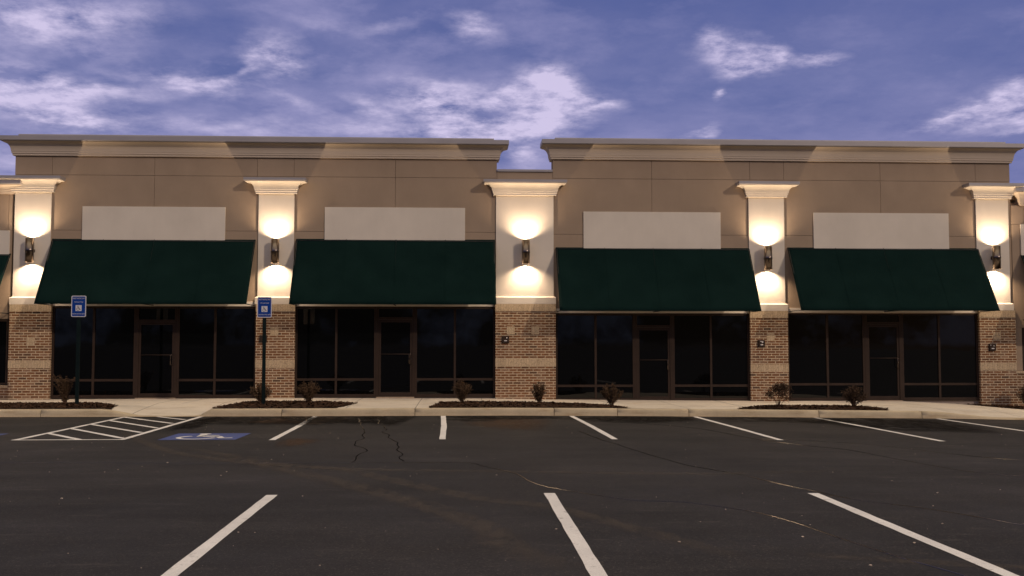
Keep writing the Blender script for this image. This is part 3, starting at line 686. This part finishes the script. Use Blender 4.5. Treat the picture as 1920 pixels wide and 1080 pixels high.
# shop windows and doors
BAYS = [(-10.37, -5.24, .19, 2.53, -9.33, -8.22, -7.29, -6.285, 2.13, .65, 1.29),
        (-4.255, .88, .20, 2.535, -3.21, -2.135, -1.245, -.165, 2.20, .66, 1.31),
        (2.44, 7.54, .08, 2.37, 3.49, 4.565, 5.455, 6.52, 2.0, .485, 1.155),
        (8.54, 13.67, .08, 2.39, 9.615, 10.665, 11.55, 12.615, 2.09, .515, 1.20)]
Y0, Y1 = 26.94, 27.04
for (x0, x1, z0, z1, ma, da, db, mc_, dh, rz, pz) in BAYS:
    f = .055; mbp = MB(); mbp.box(x0 + .004, x1 - .004, 26.99, 27.049, -.35, z0 - .001); mbp.build('plinth', M['plinth'], bld)
    for (a, b, mm) in ((x0, da - .05, ma), (db + .05, x1, mc_)):
        wn = empty('shop_window', (0, 0, 0)); wn.parent = bld; wn.location = ((a + b) / 2 - 1.6, 0, z0)
        mb = MB()
        mb.box(a + .002, a + f, Y0, Y1, z0, z1); mb.box(b - f, b - .001, Y0, Y1, z0, z1)
        mb.box(mm - f / 2, mm + f / 2, Y0, Y1, z0 + .09, z1 - .06)
        for u, v in ((a + f, mm - f / 2), (mm + f / 2, b - f)):
            mb.box(u, v, Y0 + .004, Y1, z0, z0 + .085); mb.box(u, v, Y0 + .004, Y1, rz - .03, rz + .03); mb.box(u, v, Y0 + .004, Y1, z1 - .06, z1)
        mb.box(mm - f / 2, mm + f / 2, Y0, Y1, z0, z0 + .09); mb.box(mm - f / 2, mm + f / 2, Y0, Y1, z1 - .06, z1)
        mb.build('window_frame', M['bronze'], wn)
        mb = MB()
        for u, v in ((a + f, mm - f / 2), (mm + f / 2, b - f)):
            for s_, t_ in ((z0 + .085, rz - .03), (rz + .03, z1 - .06)): mb.box(u, v, YG, YG + .012, s_, t_)
        mb.build('glass_pane', M['glass'], wn)
    d = empty('shop_door', (0, 0, 0)); d.parent = bld; d.location = ((da + db) / 2 - 1.6, 0, z0)
    mb = MB()                                                     # door surround and transom
    mb.box(da - .048, da + .012, Y0 - .006, Y1, z0 - .05, z1); mb.box(db - .012, db + .048, Y0 - .006, Y1, z0 - .05, z1)
    mb.box(da + .012, db - .012, Y0 - .002, Y1, dh, dh + .06); mb.box(da + .012, db - .012, Y0 - .002, Y1, z1 - .06, z1)
    mb.build('door_frame', M['bronze'], d)
    mb = MB(); l0, l1 = da + .016, db - .016; zb = z0 + .015       # leaf
    mb.box(l0, l0 + .055, Y0 + .01, Y1 - .02, zb, dh - .004); mb.box(l1 - .055, l1, Y0 + .01, Y1 - .02, zb, dh - .004)
    mb.box(l0 + .055, l1 - .055, Y0 + .012, Y1 - .02, zb, zb + .11); mb.box(l0 + .055, l1 - .055, Y0 + .012, Y1 - .02, dh - .075, dh - .004)
    mb.build('door_leaf', M['bronze'], d)
    mb = MB(); mb.box(l0 + .055, l1 - .055, YG, YG + .012, zb + .11, dh - .075); mb.box(da + .012, db - .012, YG, YG + .012, dh + .06, z1 - .06); mb.build('glass_pane', M['glass'], d)
    mb = MB(); mb.tube([(l0 + .06, Y0 - .0, pz), (l1 - .05, Y0 - .0, pz)], .009, 8); mb.build('push_bar', M['bronze'], d)
    hx = l1 - .075
    mb = MB(); mb.tube([(l1 - .03, Y0 + .02, pz + .005), (l1 - .035, Y0 - .05, pz + .005), (hx, Y0 - .065, pz - .01), (hx, Y0 - .065, pz - .12), (hx, Y0 - .065, pz - .24), (l1 - .035, Y0 - .05, pz - .26), (l1 - .03, Y0 + .02, pz - .26)], .011, 8); mb.build('door_handle', M['steel'], d)
    mb = MB(); mb.lathe(0, 0, [(.001, 0), (.016, 0), (.018, .01), (.012, .014), (.001, .014)], 12)
    mb.v = [(l1 - .028 + p[0], Y0 + .008 - p[2], pz - .12 + p[1]) for p in mb.v]; mb.build('door_lock', M['steel'], d)
    mb = MB(); mb.box(da - .04, db + .04, Y0 - .05, Y1, z0 - .03, z0 + .012, .004); mb.build('threshold', M['gutter'], d)
# slivers of the neighbouring fronts
for (x0, x1, z0, z1, mm, zled) in ((-17.2, -11.44, .53, 2.2, (-15.3, -13.4), .46), (14.862, 20, .86, 2.0, (16.5, 18.2), .79)):
    wn = empty('shop_window', (0, 0, 0)); wn.parent = bld; wn.location = ((x0 + x1) / 2 - 1.6, 0, z0)
    mb = MB(); ed = [x0 + .03] + list(mm) + [x1 - .03]
    for e in ed: mb.box(e - .03, e + .03, Y0, Y1, z0, z1)
    for u, v in zip(ed, ed[1:]): mb.box(u + .03, v - .03, Y0 + .004, Y1, z0, z0 + .06); mb.box(u + .03, v - .03, Y0 + .004, Y1, z1 - .06, z1)
    mb.build('window_frame', M['bronze'], wn)
    mb = MB()
    for u, v in zip(ed, ed[1:]): mb.box(u + .03, v - .03, YG, YG + .012, z0 + .06, z1 - .06)
    mb.build('glass_pane', M['glass'], wn)
    xa, xb = (x0, -11.405) if x0 < 0 else (14.655, x1)
    mb = MB(); mb.box(xa, xb, 26.87, 27.046, zled, z0 - .002, .006); mb.build('window_ledge', M['soldier'], wn)
    mb = MB(); mb.box(xa, xb, 26.90, 27.048, -.45, zled - .002); mb.build('brick_wall', M['brick'], bld)

# ------------------------------------------------------------------ awnings
def awning(x0, x1, zt, zb, label, proj=1.13):
    ya, yb = 26.912, 27.0 - proj
    r = empty('awning', ((x0 + x1) / 2, ya, zb), label, 'awning', 'dark green canvas awnings over the shop windows')
    mb = MB(); nx, ny = 48, 14; bays_ = 4; rows = []
    for j in range(ny + 1):
        v = j / ny; row = []
        for i in range(nx + 1):
            u = i / nx; s_ = abs(math.sin(u * bays_ * PI)) ** .8 * math.sin(v * PI) * .016 + .004 * noise.noise(Vector((u * 9 + x0, v * 3, 0))) * math.sin(v * PI)
            row.append((x0 + (x1 - x0) * u, ya + (yb - ya) * v + s_ * .83, zt + (zb - zt) * v - s_ * .55))
        rows.append(row)
    top = [[mb.vert(p) for p in row] for row in rows]; bot = [[mb.vert((p[0], p[1] + .006, p[2] - .004)) for p in row] for row in rows]
    for j in range(ny):
        for i in range(nx):
            mb.face((top[j][i], top[j][i + 1], top[j + 1][i + 1], top[j + 1][i]), True); mb.face((bot[j][i], bot[j + 1][i], bot[j + 1][i + 1], bot[j][i + 1]), True)
    for j in range(ny): mb.face((top[j][0], top[j + 1][0], bot[j + 1][0], bot[j][0])); mb.face((top[j][nx], bot[j][nx], bot[j + 1][nx], top[j + 1][nx]))
    for i in range(nx): mb.face((top[ny][i], top[ny][i + 1], bot[ny][i + 1], bot[ny][i]))
    mb.build('canopy', M['canvas'], r)
    mb = MB(); mb.tube([(x0 + .01, yb + .025, zb + .012), (x1 - .01, yb + .025, zb + .012)], .014, 8); mb.tube([(x0 + .01, ya - .025, zt - .045), (x1 - .01, ya - .025, zt - .045)], .014, 8); mb.build('front_rail', M['black'], r)
    for x in (x0 + .025, (x0 + x1) / 2, x1 - .025):
        mb = MB(); mb.tube([(x, ya - .03, zt - .055), (x, yb + .045, zb + .025)], .012, 6); mb.tube([(x, ya - .0, zb + .01), (x, yb + .03, zb + .01)], .013, 6); mb.build('rafter', M['black'], r)
    for k in range(1, 4):
        xx = x0 + (x1 - x0) * k / 4; mb = MB()
        mb.quad((xx - .006, ya - .006, zt + .004), (xx + .006, ya - .006, zt + .004), (xx + .006, yb - .006, zb + .004), (xx - .006, yb - .006, zb + .004)); mb.build('seam', M['canvas'], r)
    return r
AW = [(-10.41, -5.285, 4.245, 2.545, 'leftmost complete green awning, behind the left permit sign'),
      (-4.25, .868, 4.275, 2.55, 'green awning between the middle sign post and the wide middle pier'),
      (2.452, 7.56, 4.085, 2.395, 'green awning right of the wide middle pier'),
      (8.575, 13.72, 4.11, 2.415, 'rightmost complete green awning, above the two rounded shrubs'),
      (-17.3, -11.43, 3.86, 2.33, 'awning cut off by the left edge of the photo'),
      (14.87, 20, 3.95, 2.2, 'awning cut off by the right edge of the photo')]
for a in AW: awning(*a)

# ------------------------------------------------------------------ wall lamps
LAMP_C = (1, .74, .52)
def spot(name, parent, loc, up, energy, half, blend, rad):
    l = bpy.data.lights.new(name, 'SPOT'); l.energy = energy; l.color = LAMP_C; l.spot_size = math.radians(2 * half); l.spot_blend = blend; l.shadow_soft_size = rad
    o = bpy.data.objects.new(name, l); COL.objects.link(o); o.parent = parent; o.location = loc
    if up: o.rotation_euler = (PI, 0, 0)
    l.use_nodes = True; lt = NT(l); em = lt.n['Emission']            # photometric curve of the reflector: wide, weaker along the axis
    zz = lt.add('ShaderNodeSeparateXYZ', ins={0: lt.add('ShaderNodeTexCoord').outputs['Normal']}).outputs[2]
    cv = ramp(lt, math_(lt, 'ABSOLUTE', zz), [(.28, (.06,) * 3), (.5, (.12,) * 3), (.64, (.23,) * 3), (.77, (.42,) * 3), (.906, (.52,) * 3), (.97, (.48,) * 3), (1.0, (.41,) * 3)])
    lt.l.new(cv, em.inputs['Strength'])
def sconce(x, zc, label):
    y = 26.715
    r = empty('wall_lamp', (x, 26.9, zc), label, 'wall lamp', 'up and down cylinder lamps on the piers')
    R = .104; H = .305
    mb = MB(); mb.lathe(x, y, [(R - .006, zc + .02), (R - .006, zc + H - .002), (R, zc + H), (R, zc + .035), (R + .004, zc + .03), (R + .004, zc - .03), (R, zc - .035), (R, zc - H), (R - .006, zc - H + .002), (R - .006, zc - .02)], 36); mb.build('lamp_shade', M['steel'], r)
    mb = MB()
    for s in (1, -1): mb.lathe(x, y, [(.0005, zc + s * .02), (R - .007, zc + s * .02)], 24)
    mb.build('lamp_divider', M['black'], r)
    mb = MB(); mb.box(x - .03, x + .03, y + R - .01, 26.88, zc - .03, zc + .03, .004); mb.lathe(0, 0, [(.001, 0), (.065, 0), (.065, .02), (.05, .026), (.001, .026)], 24)
    n = 24 * 5; mb.v = mb.v[:-n] + [(x + p[0], 26.899 - p[2], zc + p[1]) for p in mb.v[-n:]]; mb.build('lamp_mount', M['bronze'], r)
    for s in (1, -1):
        mb = MB(); mb.lathe(x, y, [(.001, zc + s * .16), (.03, zc + s * .165), (.055, zc + s * .20), (.058, zc + s * .212), (.001, zc + s * .22)], 16); mb.build('lamp_bulb', M['bulb'], r)
        spot('up_light' if s > 0 else 'down_light', r, (0, y - 26.9, s * (H - .05)), s > 0, 318 * random.uniform(.94, 1.06), 74, .35, .022)
for x, zc, lb in ((-10.89, 3.93, 'steel cylinder wall lamp on the leftmost pier'), (-4.755, 3.935, 'steel cylinder wall lamp on the second pier, above the middle permit sign'),
                  (1.66, 3.945, 'steel cylinder wall lamp on the wide middle pier'), (8.0, 3.81, 'steel cylinder wall lamp on the fourth pier, between two low awnings'), (14.11, 3.85, 'steel cylinder wall lamp on the rightmost pier')):
    sconce(x, zc, lb)

# ------------------------------------------------------------------ small boxes on the brick
def wall_box(x, z, label, style):
    r = empty('wall_box', (x, YB, z), label, 'wall box', 'small bronze boxes on the brick piers'); s = .088
    mb = MB(); mb.box(x - s, x + s, YB - .05, YB - .001, z - s, z + s, .008); mb.box(x - s - .006, x + s + .006, YB - .012, YB - .0005, z - s - .006, z + s + .006, .003); mb.build('cover', M['bronze'], r)
    if style:
        mb = MB(); mb.box(x - .035, x + .035, YB - .056, YB - .049, z - .042, z - .022)
        if style == 1: mb.box(x + .02, x + .045, YB - .056, YB - .049, z + .028, z + .054)
        if style == 3: mb.box(x + .016, x + .038, YB - .056, YB - .049, z + .026, z + .046); mb.box(x - .072, x - .045, YB - .056, YB - .049, z + .05, z + .06)
        if style == 2:
            mb.box(x - .04, x + .03, YB - .056, YB - .049, z + .05, z + .064); mb.box(x + .018, x + .036, YB - .0565, YB - .0485, z + .02, z + .058); mb.box(x - .004, x + .016, YB - .056, YB - .049, z + .014, z + .03)
        mb.build('marking', M['white_mark'], r)
wall_box(-5.045, 1.70, 'plain bronze box half hidden by the middle sign post', 0)
wall_box(1.14, 1.685, 'bronze box with white dot and bar on the wide middle pier', 1)
wall_box(7.825, 1.58, 'bronze box with white 2 shaped marks on the fourth pier', 2)
wall_box(13.995, 1.485, 'bronze box with two dots and white bar on the rightmost pier', 3)

# ------------------------------------------------------------------ permit signs
def permit_sign(x, y, zb, zt, tilt, label):
    z0 = sw(x, y) + .02; r = empty('parking_sign', (x, y, z0), label, 'sign', 'blue permit parking signs')
    mb = MB(); mb.box(x - .03, x + .03, y - .03, y + .03, z0 - .1, zt - .03, .005)
    mb.box(x - .04, x - .0305, y - .034, y - .024, z0 - .1, zb + .02); mb.box(x + .0305, x + .04, y - .034, y - .024, z0 - .1, zb + .02)
    mb.build('post', M['post'], r)
    w = .162; yf = y - .04; h = (zt - zb) / 2; cz = (zb + zt) / 2
    def plate(mb, ww, hh, rad, ya, yb):
        pts = []
        for cx, cy, a0 in ((ww - rad, hh - rad, 0), (-ww + rad, hh - rad, 90), (-ww + rad, -hh + rad, 180), (ww - rad, -hh + rad, 270)):
            for k in range(6): a = math.radians(a0 + 18 * k); pts.append((x + cx + rad * math.cos(a), cz + cy + rad * math.sin(a)))
        A = [mb.vert((p[0], ya, p[1])) for p in pts]; B = [mb.vert((p[0], yb, p[1])) for p in pts]; n = len(pts)
        mb.face(A); mb.face(B[::-1])
        for k in range(n): mb.face((A[k], A[(k + 1) % n], B[(k + 1) % n], B[k]))
    mb = MB(); plate(mb, w, h, .03, yf - .003, yf + .003); bd = mb.build('sign_plate', M['white_paint'], r)
    mb = MB(); plate(mb, w - .018, h - .018, .02, yf - .0045, yf - .0031); mb.build('sign_face', M['blue_paint'], bd)
    mt = MB(); yt = yf - .006
    text_mesh(mt, 'PERMIT PARKING ONLY', x, yt, cz + h * .745, .030, width=.272, bold=.0); text_mesh(mt, 'TOW-AWAY ZONE', x, yt, cz + h * .40, .026, width=.195, bold=.0)
    text_mesh(mt, 'MAXIMUM FINE $500', x, yt, cz - h * .72, .030, width=.272, bold=.0)
    mt.build('lettering', M['white_paint'], bd)
    mw = MB(); s = .066; zc = cz - h * .17; mw.box(x - s, x + s, yf - .0060, yf - .0046, zc - s, zc + s); sq = mw.build('symbol_square', M['white_paint'], bd)
    mi = MB(); isa(lambda poly: mi.face([mi.vert((x + (p[0] - .53) * .115, yf - .0068, zc + (p[1] - .5) * .115)) for p in poly])); mi.build('wheelchair_symbol', M['black'], sq)
    mb = MB()
    for zz in (cz + h * .88, cz - h * .87): mb.box(x - .008, x + .008, yf - .009, yf - .0047, zz - .008, zz + .008, .002)
    mb.build('bolt', M['steel'], bd)
permit_sign(-8.555, 23.75, 2.165, 2.64, 0, 'blue and white permit parking sign standing before the first shop window')
permit_sign(-4.41, 23.6, 2.15, 2.615, 0, 'blue and white permit parking sign standing before the second pier')
